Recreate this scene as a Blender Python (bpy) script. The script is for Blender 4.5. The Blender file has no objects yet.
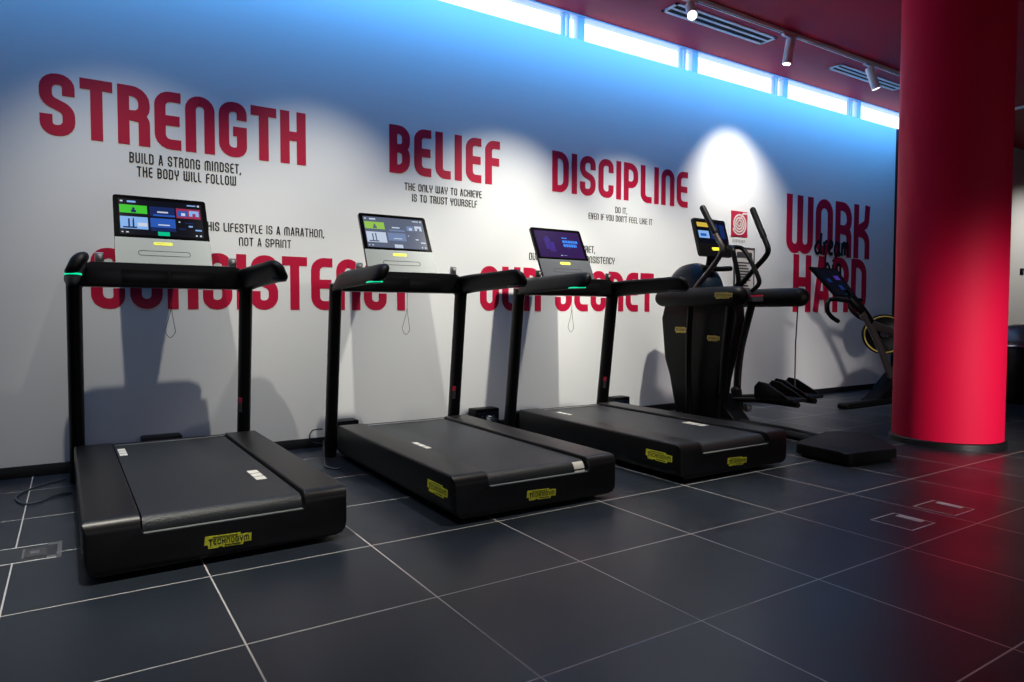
import bpy, bmesh, math
from mathutils import Vector, Matrix

sc = bpy.context.scene
COL = sc.collection
PI = math.pi

# ------------------------------------------------------------------ materials
def mat(name, color, rough=0.5, metal=0.0, spec=0.5, emit=None, estr=0.0, noise=0.0, nscale=40.0, bump=0.0, coat=0.0):
    m = bpy.data.materials.new(name); m.use_nodes = True
    nt = m.node_tree; b = nt.nodes['Principled BSDF']
    b.inputs['Base Color'].default_value = (*color, 1)
    b.inputs['Roughness'].default_value = rough
    b.inputs['Metallic'].default_value = metal
    b.inputs['Specular IOR Level'].default_value = spec
    b.inputs['Coat Weight'].default_value = coat
    if emit:
        b.inputs['Emission Color'].default_value = (*emit, 1)
        b.inputs['Emission Strength'].default_value = estr
    if noise or bump:
        tc = nt.nodes.new('ShaderNodeTexCoord'); n = nt.nodes.new('ShaderNodeTexNoise')
        n.inputs['Scale'].default_value = nscale; n.inputs['Detail'].default_value = 3
        nt.links.new(tc.outputs['Object'], n.inputs['Vector'])
        if noise:
            mx = nt.nodes.new('ShaderNodeMix'); mx.data_type = 'RGBA'
            mx.inputs['A'].default_value = (*[c * (1 - noise) for c in color], 1)
            mx.inputs['B'].default_value = (*[min(1, c * (1 + noise)) for c in color], 1)
            nt.links.new(n.outputs['Fac'], mx.inputs['Factor'])
            nt.links.new(mx.outputs['Result'], b.inputs['Base Color'])
        if bump:
            bp = nt.nodes.new('ShaderNodeBump'); bp.inputs['Strength'].default_value = bump
            bp.inputs['Distance'].default_value = 0.002
            nt.links.new(n.outputs['Fac'], bp.inputs['Height'])
            nt.links.new(bp.outputs['Normal'], b.inputs['Normal'])
    return m

M = {}
M['wall'] = mat('wall_paint', (0.80, 0.80, 0.79), 0.55, spec=0.3, noise=0.02, nscale=1.5)
M['plain'] = mat('plain_wall_paint', (0.30, 0.30, 0.31), 0.8)
M['ceil'] = mat('red_ceiling_paint', (0.42, 0.002, 0.035), 0.6, spec=0.25, noise=0.03, nscale=2)
M['colm'] = mat('red_column_paint', (0.70, 0.0015, 0.045), 0.65, spec=0.2, noise=0.02, nscale=2)
M['base'] = mat('black_baseboard', (0.006, 0.006, 0.007), 0.45)
M['redink'] = mat('red_vinyl', (0.50, 0.004, 0.04), 0.5, spec=0.3)
M['blkink'] = mat('black_vinyl', (0.012, 0.012, 0.016), 0.5, spec=0.3)
M['gryink'] = mat('grey_vinyl', (0.4, 0.4, 0.4), 0.6)
M['black'] = mat('black_powdercoat', (0.003, 0.003, 0.0036), 0.40, spec=0.13, noise=0.1, nscale=8)
M['deck'] = mat('charcoal_deck_plastic', (0.0075, 0.0072, 0.0078), 0.38, spec=0.34, noise=0.08, nscale=30, bump=0.05)
M['belt'] = mat('running_belt_rubber', (0.013, 0.0155, 0.019), 0.45, noise=0.95, nscale=190, bump=1.0)
M['rubber'] = mat('black_rubber', (0.004, 0.004, 0.005), 0.5, spec=0.16, noise=0.2, nscale=150, bump=0.1)
M['gloss'] = mat('gloss_black_plastic', (0.004, 0.004, 0.0046), 0.3, spec=0.2)
M['steel'] = mat('brushed_steel', (0.55, 0.56, 0.57), 0.32, metal=1.0)
M['silver'] = mat('silver_panel', (0.20, 0.215, 0.21), 0.5, metal=0.35, noise=0.03, nscale=6)
M['shadedpanel'] = mat('shaded_silver_panel', (0.05, 0.055, 0.065), 0.42, metal=0.4)  # darker copy of the silver panel, shade put into its colour
M['yellow'] = mat('yellow_sticker', (0.88, 0.88, 0.05), 0.45)
M['gold'] = mat('gold_sticker', (0.75, 0.55, 0.08), 0.45)
M['white'] = mat('white_print', (0.75, 0.73, 0.66), 0.5)
M['red'] = mat('red_print', (0.50, 0.008, 0.045), 0.5)
M['fix'] = mat('white_fixture_metal', (0.85, 0.82, 0.84), 0.45)
M['dark'] = mat('dark_void', (0.004, 0.004, 0.005), 0.8)
M['green'] = mat('green_led', (0.02, 0.5, 0.25), 0.4, emit=(0.0, 0.75, 0.36), estr=1.0)
M['grey'] = mat('grey_plastic', (0.05, 0.05, 0.055), 0.4)
M['cable'] = mat('grey_blue_cable', (0.05, 0.06, 0.08), 0.5)
M['cord'] = mat('black_cord', (0.02, 0.02, 0.025), 0.6)
M['bezel'] = mat('black_bezel', (0.002, 0.002, 0.0025), 0.12, spec=0.10)
M['blue'] = mat('midnight_blue_plastic', (0.003, 0.009, 0.018), 0.4, spec=0.2)
M['ring'] = mat('yellow_ring_paint', (0.62, 0.42, 0.05), 0.4)
M['frame'] = mat('taupe_metal', (0.07, 0.055, 0.055), 0.4, metal=0.3)
M['paper'] = mat('notice_paper', (0.68, 0.66, 0.63), 0.6)
M['mull'] = mat('pale_window_frame', (0.55, 0.68, 0.85), 0.5)
M['lens'] = mat('lit_lamp_lens', (1, 1, 1), 0.3, emit=(1, 0.97, 0.9), estr=14)
M['chrome'] = mat('chrome', (0.8, 0.8, 0.82), 0.15, metal=1.0)
M['dome'] = mat('grey_dome_vinyl', (0.10, 0.10, 0.11), 0.3, coat=0.4)

def emat(name, c, s=1.0):
    return mat(name, tuple(x * 0.03 for x in c), 0.16, emit=c, estr=s, spec=0.16)
M['s_dark'] = emat('screen_dark', (0.003, 0.004, 0.009))
M['s_green'] = emat('screen_green', (0.05, 0.52, 0.03))
M['s_teal'] = emat('screen_teal', (0.0, 0.48, 0.24))
M['s_blue'] = emat('screen_blue', (0.02, 0.09, 0.42))
M['s_navy'] = emat('screen_navy', (0.007, 0.02, 0.10))
M['s_sky'] = emat('screen_sky', (0.22, 0.42, 0.80))
M['s_red'] = emat('screen_red', (0.30, 0.03, 0.08))
M['s_white'] = emat('screen_white', (0.55, 0.6, 0.72))
M['s_purple'] = emat('screen_purple', (0.032, 0.012, 0.085))
M['s_violet'] = emat('screen_violet', (0.05, 0.025, 0.22))
M['s_cyan'] = emat('screen_azure', (0.05, 0.25, 0.9))
M['s_haze'] = emat('screen_haze_grey', (0.10, 0.12, 0.18))  # haze tints: glare on the middle treadmill's screen, painted as emission
M['s_hazeb'] = emat('screen_grey_blue', (0.16, 0.22, 0.38))
M['s_hazew'] = emat('screen_haze_pale', (0.50, 0.58, 0.72))
M['s_hazeg'] = emat('screen_haze_lime', (0.28, 0.52, 0.08))
M['s_tealdim'] = emat('screen_dim_teal', (0.0, 0.10, 0.07))
M['s_yellow'] = emat('screen_yellow', (0.6, 0.42, 0.05))

def floor_material(ox, oy, tx, ty):
    m = bpy.data.materials.new('slate_tile_floor'); m.use_nodes = True
    nt = m.node_tree; N = nt.nodes; L = nt.links; b = N['Principled BSDF']
    geo = N.new('ShaderNodeNewGeometry'); sep = N.new('ShaderNodeSeparateXYZ')
    L.new(geo.outputs['Position'], sep.inputs[0])
    def mth(op, a, bb=None):
        n = N.new('ShaderNodeMath'); n.operation = op
        for i, v in enumerate((a, bb)):
            if v is None: continue
            if isinstance(v, (int, float)): n.inputs[i].default_value = v
            else: L.new(v, n.inputs[i])
        return n.outputs[0]
    def grid(out, o, t, w):
        u = mth('DIVIDE', mth('SUBTRACT', out, o), t)
        fr = mth('FRACT', u)
        d = mth('MINIMUM', fr, mth('SUBTRACT', 1.0, fr))
        return mth('LESS_THAN', d, w / t / 2), mth('FLOOR', u)
    gx, ix = grid(sep.outputs[0], ox, tx, 0.0052)
    gy, iy = grid(sep.outputs[1], oy, ty, 0.0052)
    g = mth('MAXIMUM', gx, gy)
    cmb = N.new('ShaderNodeCombineXYZ'); L.new(ix, cmb.inputs[0]); L.new(iy, cmb.inputs[1])
    wn = N.new('ShaderNodeTexWhiteNoise'); L.new(cmb.outputs[0], wn.inputs['Vector'])
    nz = N.new('ShaderNodeTexNoise'); nz.inputs['Scale'].default_value = 2.6; nz.inputs['Detail'].default_value = 6
    L.new(geo.outputs['Position'], nz.inputs['Vector'])
    mx = N.new('ShaderNodeMix'); mx.data_type = 'RGBA'
    mx.inputs['A'].default_value = (0.010, 0.0135, 0.020, 1); mx.inputs['B'].default_value = (0.021, 0.028, 0.040, 1)
    f = mth('ADD', mth('MULTIPLY', nz.outputs['Fac'], 0.75), mth('MULTIPLY', wn.outputs['Value'], 0.25))
    L.new(f, mx.inputs['Factor'])
    mg = N.new('ShaderNodeMix'); mg.data_type = 'RGBA'
    mg.inputs['B'].default_value = (0.55, 0.53, 0.52, 1)
    L.new(g, mg.inputs['Factor']); L.new(mx.outputs['Result'], mg.inputs['A'])
    L.new(mg.outputs['Result'], b.inputs['Base Color'])
    r = mth('ADD', mth('MULTIPLY', nz.outputs['Fac'], 0.16), 0.27)
    L.new(r, b.inputs['Roughness'])
    b.inputs['Specular IOR Level'].default_value = 0.40
    bp = N.new('ShaderNodeBump'); bp.inputs['Strength'].default_value = 0.15; bp.inputs['Distance'].default_value = 0.001
    L.new(mth('SUBTRACT', 1.0, g), bp.inputs['Height']); L.new(bp.outputs['Normal'], b.inputs['Normal'])
    return m

def glass_material():
    m = bpy.data.materials.new('clear_glass'); m.use_nodes = True
    nt = m.node_tree; nt.nodes.clear()
    o = nt.nodes.new('ShaderNodeOutputMaterial'); t = nt.nodes.new('ShaderNodeBsdfTransparent')
    g = nt.nodes.new('ShaderNodeBsdfGlossy'); g.inputs['Roughness'].default_value = 0.02
    f = nt.nodes.new('ShaderNodeValue'); f.outputs[0].default_value = .05
    x = nt.nodes.new('ShaderNodeMixShader')
    nt.links.new(f.outputs[0], x.inputs[0]); nt.links.new(t.outputs[0], x.inputs[1]); nt.links.new(g.outputs[0], x.inputs[2])
    nt.links.new(x.outputs[0], o.inputs[0])
    return m
M['glass'] = glass_material()

# ------------------------------------------------------------------ mesh builder
class MB:
    def __init__(s): s.bm = bmesh.new(); s.mi = 0
    def face(s, vs):
        try:
            f = s.bm.faces.new(vs); f.material_index = s.mi; return f
        except ValueError: return None
    def box(s, x0, x1, y0, y1, z0, z1, bev=0.0, seg=2):
        co = [(x, y, z) for z in (z0, z1) for y in (y0, y1) for x in (x0, x1)]
        v = [s.bm.verts.new(c) for c in co]
        fs = [s.face([v[i] for i in q]) for q in ((0,2,3,1),(4,5,7,6),(0,1,5,4),(2,6,7,3),(0,4,6,2),(1,3,7,5))]
        if bev:
            es = list({e for f in fs for e in f.edges})
            r = bmesh.ops.bevel(s.bm, geom=es, offset=bev, segments=seg, affect='EDGES', profile=0.5)
            for f in r['faces']: f.material_index = s.mi
        return s
    def obox(s, c, ax, ay, az, hx, hy, hz, bev=0.0, seg=2):
        """oriented box: centre c, unit axes, half sizes"""
        c = Vector(c); A = [Vector(a).normalized() for a in (ax, ay, az)]
        v = []
        for k in (-1, 1):
            for j in (-1, 1):
                for i in (-1, 1):
                    v.append(s.bm.verts.new(c + A[0] * hx * i + A[1] * hy * j + A[2] * hz * k))
        fs = [s.face([v[i] for i in q]) for q in ((0,2,3,1),(4,5,7,6),(0,1,5,4),(2,6,7,3),(0,4,6,2),(1,3,7,5))]
        if bev:
            es = list({e for f in fs for e in f.edges})
            r = bmesh.ops.bevel(s.bm, geom=es, offset=bev, segments=seg, affect='EDGES', profile=0.5)
            for f in r['faces']: f.material_index = s.mi
        return s
    def prism(s, poly, org, u, v, n, d, bev=0.0, seg=3, bevback=False):
        """polygon (2d) in plane org+u*a+v*b extruded by d along n; bevels the perimeter of the first cap"""
        org, u, v, n = Vector(org), Vector(u), Vector(v), Vector(n)
        a = [s.bm.verts.new(org + u * p[0] + v * p[1]) for p in poly]
        b = [s.bm.verts.new(org + u * p[0] + v * p[1] + n * d) for p in poly]
        f0 = s.face(a); f1 = s.face(list(reversed(b)))
        k = len(poly)
        for i in range(k): s.face([a[i], b[i], b[(i + 1) % k], a[(i + 1) % k]])
        if bev:
            es = list(f0.edges) + (list(f1.edges) if bevback else [])
            r = bmesh.ops.bevel(s.bm, geom=es, offset=bev, segments=seg, affect='EDGES', profile=0.5, clamp_overlap=True)
            for f in r['faces']: f.material_index = s.mi
        return s
    def tube(s, path, r, n=14, side=None, cap=True, closed=False, round_ends=False):
        """sweep an ellipse (r = float, (rs,ru) or list of either) along path"""
        P = [Vector(p) for p in path]; k = len(P)
        R = [(q, q) if isinstance(q, (int, float)) else tuple(q) for q in (r if isinstance(r, list) else [r] * k)]
        T = []
        for i in range(k):
            if closed: t = P[(i + 1) % k] - P[i - 1]
            elif i == 0: t = P[1] - P[0]
            elif i == k - 1: t = P[-1] - P[-2]
            else: t = (P[i + 1] - P[i]).normalized() + (P[i] - P[i - 1]).normalized()
            T.append(t.normalized())
        ref = Vector(side) if side else (Vector((0, 0, 1)).cross(T[0]) if abs(T[0].z) < 0.9 else Vector((1, 0, 0)))
        if round_ends and not closed:
            pre, post = [], []
            for a in (80, 60, 40, 20):
                a = math.radians(a); q = math.cos(a); o = math.sin(a)
                m0 = min(R[0]); m1 = min(R[-1])
                pre.append((P[0] - T[0] * m0 * o, (R[0][0] * q, R[0][1] * q), T[0]))
                post.append((P[-1] + T[-1] * m1 * o, (R[-1][0] * q, R[-1][1] * q), T[-1]))
            post.reverse()
            P = [x[0] for x in pre] + P + [x[0] for x in post]
            R = [x[1] for x in pre] + R + [x[1] for x in post]
            T = [x[2] for x in pre] + T + [x[2] for x in post]; k = len(P)
        rings = []
        sd = ref
        for i in range(k):
            sd = (sd - T[i] * sd.dot(T[i]))
            if sd.length < 1e-6: sd = T[i].orthogonal()
            sd.normalize(); up = T[i].cross(sd)
            ring = [s.bm.verts.new(P[i] + sd * R[i][0] * math.cos(2 * PI * j / n) + up * R[i][1] * math.sin(2 * PI * j / n)) for j in range(n)]
            rings.append(ring)
        for i in range(k if closed else k - 1):
            A, B = rings[i], rings[(i + 1) % k]
            for j in range(n): s.face([A[j], A[(j + 1) % n], B[(j + 1) % n], B[j]])
        if cap and not closed:
            s.face(list(reversed(rings[0]))); s.face(rings[-1])
        return s
    def lathe(s, prof, c, axis=(0, 0, 1), n=32):
        """profile [(r,h)] about axis through c"""
        c = Vector(c); a = Vector(axis).normalized(); x = a.orthogonal().normalized(); y = a.cross(x)
        rings = []
        for r, h in prof:
            if r < 1e-6: rings.append([s.bm.verts.new(c + a * h)])
            else: rings.append([s.bm.verts.new(c + a * h + (x * math.cos(2 * PI * j / n) + y * math.sin(2 * PI * j / n)) * r) for j in range(n)])
        for A, B in zip(rings, rings[1:]):
            if len(A) == 1 and len(B) == 1: continue
            for j in range(n):
                k = (j + 1) % n
                if len(A) == 1: s.face([A[0], B[k], B[j]])
                elif len(B) == 1: s.face([A[j], A[k], B[0]])
                else: s.face([A[j], A[k], B[k], B[j]])
        if len(rings[0]) > 1: s.face(list(reversed(rings[0])))
        if len(rings[-1]) > 1: s.face(rings[-1])
        return s
    def build(s, name, mats, parent=None, smooth=True, ang=38, label=None):
        me = bpy.data.meshes.new(name)
        bmesh.ops.recalc_face_normals(s.bm, faces=s.bm.faces)
        s.bm.to_mesh(me); s.bm.free()
        for m in (mats if isinstance(mats, (list, tuple)) else [mats]): me.materials.append(m)
        if smooth:
            for p in me.polygons: p.use_smooth = True
            me.set_sharp_from_angle(angle=math.radians(ang))
        o = bpy.data.objects.new(name, me); COL.objects.link(o)
        if parent: o.parent = parent
        if label: o['label'] = label
        return o

def tag(o, label=None, cat=None, group=None, kind=None):
    if label: o['label'] = label
    if cat: o['category'] = cat
    if group: o['group'] = group
    if kind: o['kind'] = kind
    return o
def thing(name, label, cat, loc=(0, 0, 0), rz=0.0, group=None):
    o = bpy.data.objects.new(name, None); COL.objects.link(o)
    o.location = loc; o.rotation_euler = (0, 0, rz); o.empty_display_size = 0.1
    return tag(o, label, cat, group)
def copy_tree(o, parent=None):
    c = o.copy(); COL.objects.link(c)
    if parent: c.parent = parent
    for ch in list(o.children): copy_tree(ch, c)
    return c

def fillet(pts, r, closed=False, seg=6):
    """round the corners of a polyline; r = radius or list"""
    k = len(pts); out = []
    R = r if isinstance(r, (list, tuple)) else [r] * k
    for i in range(k):
        if not closed and i in (0, k - 1): out.append(tuple(pts[i])); continue
        p = Vector(pts[i]); a = Vector(pts[i - 1]); b = Vector(pts[(i + 1) % k])
        u = (a - p); v = (b - p); lu, lv = u.length, v.length; u.normalize(); v.normalize()
        cosang = max(-1, min(1, u.dot(v))); th = math.acos(cosang)
        if R[i] <= 1e-6 or th > PI - 0.02: out.append(tuple(p)); continue
        d = min(R[i] / math.tan(th / 2), lu * 0.499, lv * 0.499); rr = d * math.tan(th / 2)
        c = p + (u + v).normalized() * (rr / math.sin(th / 2))
        s0 = p + u * d; s1 = p + v * d
        va, vb = s0 - c, s1 - c
        for j in range(seg + 1):
            t = j / seg; om = PI - th
            if om < 1e-4: w = va.lerp(vb, t)
            else: w = (va * math.sin((1 - t) * om) + vb * math.sin(t * om)) / math.sin(om)
            out.append(tuple(c + w))
    return out
def rrect(w, h, r, cx=0, cy=0, seg=5):
    return fillet([(cx - w/2, cy - h/2), (cx + w/2, cy - h/2), (cx + w/2, cy + h/2), (cx - w/2, cy + h/2)], r, True, seg)

# ------------------------------------------------------------------ stroke lettering
def glyph(ch, w, t):
    """list of (polyline, closed) centre lines in a box w x 1"""
    a = t / 2; r = min(0.55 * w - a * 0.4, 0.24); m = 0.5; R = w - a; T = 1 - a
    F = lambda p, rr=r, c=False: (fillet(p, rr, c, 5), c)
    S = lambda *p: (list(p), False)
    if ch == 'S': return [F([(R, .66), (R, T), (a, T), (a, .57), (R, .43), (R, a), (a, a), (a, .34)], [0, r, r, .16, .16, r, r, 0])]
    if ch == 'T': return [S((0, T), (w, T)), S((w/2, 1), (w/2, 0))]
    if ch == 'R': return [S((a, 0), (a, 1)), F([(0.01, T), (R, T), (R, m), (a, m)]), F([(w*.4, m), (R, m - .02), (R, 0)], .14)]
    if ch == 'P': return [S((a, 0), (a, 1)), F([(0.01, T), (R, T), (R, .43), (a, .43)])]
    if ch == 'B': return [S((a, 0), (a, 1)), F([(0.01, T), (R, T), (R, m + .02), (a, m + .02)], .16), F([(a, m + .02), (R, m + .02), (R, a), (.01, a)], .18)]
    if ch == 'E': return [F([(w, T), (a, T), (a, a), (w, a)]), S((a, m), (w * .95, m))]
    if ch == 'F': return [F([(w, T), (a, T), (a, 0)]), S((a, m + .02), (w * .95, m + .02))]
    if ch == 'N': return [F([(a, 0), (a, T), (R, T), (R, 0)])]
    if ch == 'M': return [F([(a, 0), (a, T), (R, T), (R, 0)]), S((w/2, T), (w/2, 0))]
    if ch == 'W': return [F([(a, 1), (a, a), (w/2, a), (w/2, 1)]), F([(w/2, 1), (w/2, a), (R, a), (R, 1)])]
    if ch == 'G': return [F([(R, .68), (R, T), (a, T), (a, a), (R, a), (R, m - .03), (w * .5, m - .03)], [0, r, r, r, r * .5, 0, 0])]
    if ch == 'H': return [S((a, 0), (a, 1)), S((R, 0), (R, 1)), S((a, m + .03), (R, m + .03))]
    if ch == 'L': return [F([(a, 1), (a, a), (w, a)])]
    if ch == 'I': return [S((w/2, 0), (w/2, 1))]
    if ch == 'D': return [S((a, 0), (a, 1)), F([(0.01, T), (R, T), (R, a), (0.01, a)])]
    if ch == 'C': return [F([(R, .66), (R, T), (a, T), (a, a), (R, a), (R, .34)])]
    if ch == 'O': return [F([(a, a), (R, a), (R, T), (a, T)], r, True)]
    if ch == 'U': return [F([(a, 1), (a, a), (R, a), (R, 1)])]
    if ch == 'Y': return [F([(a, 1), (a, .46), (R, .46), (R, 1)]), S((w/2, .46), (w/2, 0))]
    if ch == 'V': return [S((a, 1), (w/2, 0)), S((w/2, 0), (R, 1))]
    if ch == 'K': return [S((a, 0), (a, 1)), F([(R, 1), (R - .06*w, .66), (a, m)], .1), F([(a, m), (R, m - .05), (R, 0)], .2)]
    if ch == 'A': return [S((a*.9, 0), (w/2 - a*.3, 1)), S((w - a*.9, 0), (w/2 + a*.3, 1)), S((w*.22, .3), (w*.78, .3))]
    if ch == ',': return [S((w/2, .14), (w/2 - .08, -.12))]
    if ch == "'": return [S((w/2, 1), (w/2, .76))]
    if ch == '-': return [S((0, .5), (w, .5))]
    return []
def gwidth(ch, bw, t, gap):
    return {'I': t, ' ': bw * 0.5, 'M': bw * 1.45, 'W': bw * 1.45, 'E': bw * .86, 'L': bw * .8, 'F': bw * .84, 'K': bw * 1.02, ',': t * 1.2, "'": t, 'T': bw * .96}.get(ch, bw)
def stroke(mb, pts, closed, t, tf, depth, nrm):
    """thick polyline; tf maps 2d -> 3d; extruded by depth along nrm"""
    k = len(pts); P = [Vector(p) for p in pts]; L, Rr = [], []
    for i in range(k):
        a = P[i - 1] if (closed or i > 0) else None; b = P[(i + 1) % k] if (closed or i < k - 1) else None
        d0 = (P[i] - a).normalized() if a is not None and (P[i] - a).length > 1e-7 else None
        d1 = (b - P[i]).normalized() if b is not None and (b - P[i]).length > 1e-7 else None
        if d0 is None: d0 = d1
        if d1 is None: d1 = d0
        n0 = Vector((-d0.y, d0.x)); n1 = Vector((-d1.y, d1.x)); n = n0 + n1
        if n.length < 1e-6: n = n0
        n.normalize(); s = min(2.0, 1 / max(0.3, n.dot(n0)))
        L.append(P[i] + n * t / 2 * s); Rr.append(P[i] - n * t / 2 * s)
    nv = Vector(nrm) * depth
    f = lambda p: Vector(tf(p[0], p[1]))
    vl = [mb.bm.verts.new(f(p) + nv) for p in L]; vr = [mb.bm.verts.new(f(p) + nv) for p in Rr]
    bl = [mb.bm.verts.new(f(p)) for p in L]; br = [mb.bm.verts.new(f(p)) for p in Rr]
    for i in range(k if closed else k - 1):
        j = (i + 1) % k
        mb.face([vl[i], vr[i], vr[j], vl[j]]); mb.face([bl[i], vl[i], vl[j], bl[j]])
        mb.face([vr[i], br[i], br[j], vr[j]]); mb.face([br[i], bl[i], bl[j], br[j]])
    if not closed:
        mb.face([vl[0], bl[0], br[0], vr[0]]); mb.face([vl[-1], vr[-1], br[-1], bl[-1]])
def text(mb, s, width, height, tf, t=.17, gap=.07, depth=.002, nrm=(0, -1, 0), bw=None, x0=0.0):
    """lettering fitted to width x height; tf maps (x,z) metres -> 3d"""
    b = 0.5; adv = lambda q: sum(gwidth(c, q, t, gap) for c in s) + gap * (len(s) - 1)
    goal = width / height; lo, hi = 0.02, 3.0
    for _ in range(50):
        b = (lo + hi) / 2
        if adv(b) > goal: hi = b
        else: lo = b
    x = 0.0
    for c in s:
        w = gwidth(c, b, t, gap)
        for i, (pts, cl) in enumerate(glyph(c, w, t)):     # strokes at slightly different heights so that crossings never coincide
            stroke(mb, [((p[0] + x) * height, p[1] * height) for p in pts], cl, t * height, lambda X, Z: tf(x0 + X, Z), depth * (1 + .2 * i), nrm)
        x += w + gap
# ------------------------------------------------------------------ setting
OX, OY, TX, TY = 0.3944, 1.9887, 0.6, 0.5908
YW, H = 4.7234, 0.9333
ZT, ZC = 3.312, 3.54
XL, XR, YF = -3.2, 15.5, -6.5
def struct(name, mb, m, parent=None, **k):
    o = mb.build(name, m, parent, **k)
    if not parent: o['kind'] = 'structure'
    return o
struct('floor', MB().box(XL, XR, YF, YW + .02, -.12, 0), floor_material(OX, OY, TX, TY), smooth=False)
struct('ceiling', MB().box(XL, XR, YF, YW + .13, ZC, ZC + .15), M['ceil'], smooth=False)
WEND = 9.6       # the clerestory ends behind the column
struct('wall_back', MB().box(XL, XR, YW, YW + .2, 0, ZT).box(WEND, XR, YW, YW + .2, ZT, ZC).box(XL, -2.9, YW, YW + .2, ZT, ZC), M['wall'], smooth=False)
struct('wall_left', MB().box(XL - .15, XL, YF, YW + .2, 0, ZC), M['plain'], smooth=False)
struct('wall_right', MB().box(XR, XR + .15, YF, YW + .2, 0, ZC), M['plain'], smooth=False)
struct('wall_front', MB().box(XL, XR, YF - .15, YF, 0, ZC), M['plain'], smooth=False)
struct('baseboard_back', MB().box(XL, XR, YW - .014, YW, 0, .066, .003), M['base'])
struct('trim_1', MB().box(8.90, 8.95, YW - .012, YW, .066, ZT, .002), M['base'])
# clerestory window: frame with glass panes and mullions
win = struct('window_1', MB().box(-2.9, WEND, YW + .02, YW + .12, ZT, ZT + .012).box(-2.9, WEND, YW + .02, YW + .12, ZC - .012, ZC), M['mull'], smooth=False)
x = 3.79 - 1.44 * 4
while x < WEND - .3:
    MB().box(x - .037, x + .037, YW + .03, YW + .10, ZT + .012, ZC - .012, .004).build('mullion', M['mull'], win)
    MB().box(x - .195, x - .16, YW + .05, YW + .08, ZT + .012, ZC - .012).box(x - .135, x - .115, YW + .05, YW + .08, ZT + .012, ZC - .012).build('sash_frame', M['mull'], win, smooth=False)
    MB().box(x + .037, x + 1.44 - .195, YW + .06, YW + .066, ZT + .012, ZC - .012).build('glass_pane', M['glass'], win, smooth=False)
    x += 1.44

# red column with black plinth
cx, cy, cr = 5.412, 2.455, .352
col = thing('column', 'round red column with a black foot ring standing on the tiled floor', 'column', (cx, cy, 0))
MB().lathe([(cr, .045), (cr, ZC)], (0, 0, 0), n=96).build('shaft', M['colm'], col)
MB().lathe([(cr + .018, 0), (cr + .018, .04), (cr + .012, .046), (cr - .02, .046)], (0, 0, 0), n=96).build('plinth', M['base'], col)

# ------------------------------------------------------------------ wall lettering
def wall_word(name, s, x0, x1, z0, z1, ink, label, t=.17, gap=.09):
    mb = MB()
    text(mb, s, x1 - x0, z1 - z0, lambda X, Z: (x0 + X, YW, z0 + Z), t, gap, .002)
    return tag(mb.build(name, ink, smooth=False), label, 'wall lettering', 'big red words on the back wall' if ink is M['redink'] else 'small black mottoes on the back wall')
wall_word('wall_lettering', 'STRENGTH', -.133, 1.368, 1.948, 2.300, M['redink'], 'large red lettering STRENGTH, topmost word at the left of the wall', .175, .07)
wall_word('wall_lettering', 'BELIEF', 1.978, 2.933, 1.974, 2.325, M['redink'], 'large red lettering BELIEF on the wall above the second treadmill', .18, .1)
wall_word('wall_lettering', 'DISCIPLINE', 3.458, 5.108, 1.981, 2.327, M['redink'], 'large red lettering DISCIPLINE on the wall above the third treadmill', .17, .095)
wall_word('wall_lettering', 'CONSISTENCY', .096, 2.155, .960, 1.322, M['redink'], 'large red lettering CONSISTENCY behind the handlebars of the first two treadmills', .17, .075)
wall_word('wall_lettering', 'OUR SECRET', 2.748, 4.661, .960, 1.322, M['redink'], 'large red lettering OUR SECRET behind the third treadmill', .17, .085)
mb = MB()
text(mb, 'WORK', 8.341 - 6.678, .653, lambda X, Z: (6.678 + X, YW, 1.625 + Z), .16, .075, .002)
text(mb, 'HARD', 8.29 - 6.816, .650, lambda X, Z: (6.816 + X, YW, .965 + Z), .16, .075, .002)
tag(mb.build('wall_lettering', M['redink'], smooth=False), 'tall two-line red lettering WORK HARD on the wall beside the column', 'wall lettering', 'big red words on the back wall')
def motto(lines, label):
    xm = sum(l[1] + l[2] for l in lines) / 4; zb = min(l[3] for l in lines)
    t = thing('wall_motto', label, 'wall lettering', (xm, YW, zb), 0, 'small black mottoes on the back wall')
    for s, x0, x1, z0, z1 in lines:
        mb = MB()
        text(mb, s, x1 - x0, z1 - z0, lambda X, Z: (x0 - xm + X, 0, z0 - zb + Z), .125, .11, .002)
        mb.build('text_line', M['blkink'], t, smooth=False)
motto([('BUILD A STRONG MINDSET,', .308, .947, 1.843, 1.905), ('THE BODY WILL FOLLOW', .347, .913, 1.763, 1.824)], 'small black motto BUILD A STRONG MINDSET, THE BODY WILL FOLLOW under STRENGTH')
motto([('THE ONLY WAY TO ACHIEVE', 2.098, 2.762, 1.856, 1.912), ('IS TO TRUST YOURSELF', 2.158, 2.720, 1.776, 1.833)], 'small black motto THE ONLY WAY TO ACHIEVE IS TO TRUST YOURSELF under BELIEF')
motto([('DO IT,', 4.171, 4.315, 1.856, 1.912), ("EVEN IF YOU DON'T FEEL LIKE IT", 3.858, 4.631, 1.778, 1.834)], "small black motto DO IT, EVEN IF YOU DON'T FEEL LIKE IT under DISCIPLINE")
motto([('THIS LIFESTYLE IS A MARATHON,', .705, 1.492, 1.463, 1.520), ('NOT A SPRINT', .926, 1.261, 1.378, 1.433)], 'small black motto THIS LIFESTYLE IS A MARATHON, NOT A SPRINT over CONSISTENCY')
motto([('OUR ONLY SECRET,', 3.44, 3.936, 1.478, 1.540), ('OUR WORK AND OUR CONSISTENCY', 3.222, 4.166, 1.388, 1.450)], 'small black motto ending CONSISTENCY, half hidden by the third treadmill screen')
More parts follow.
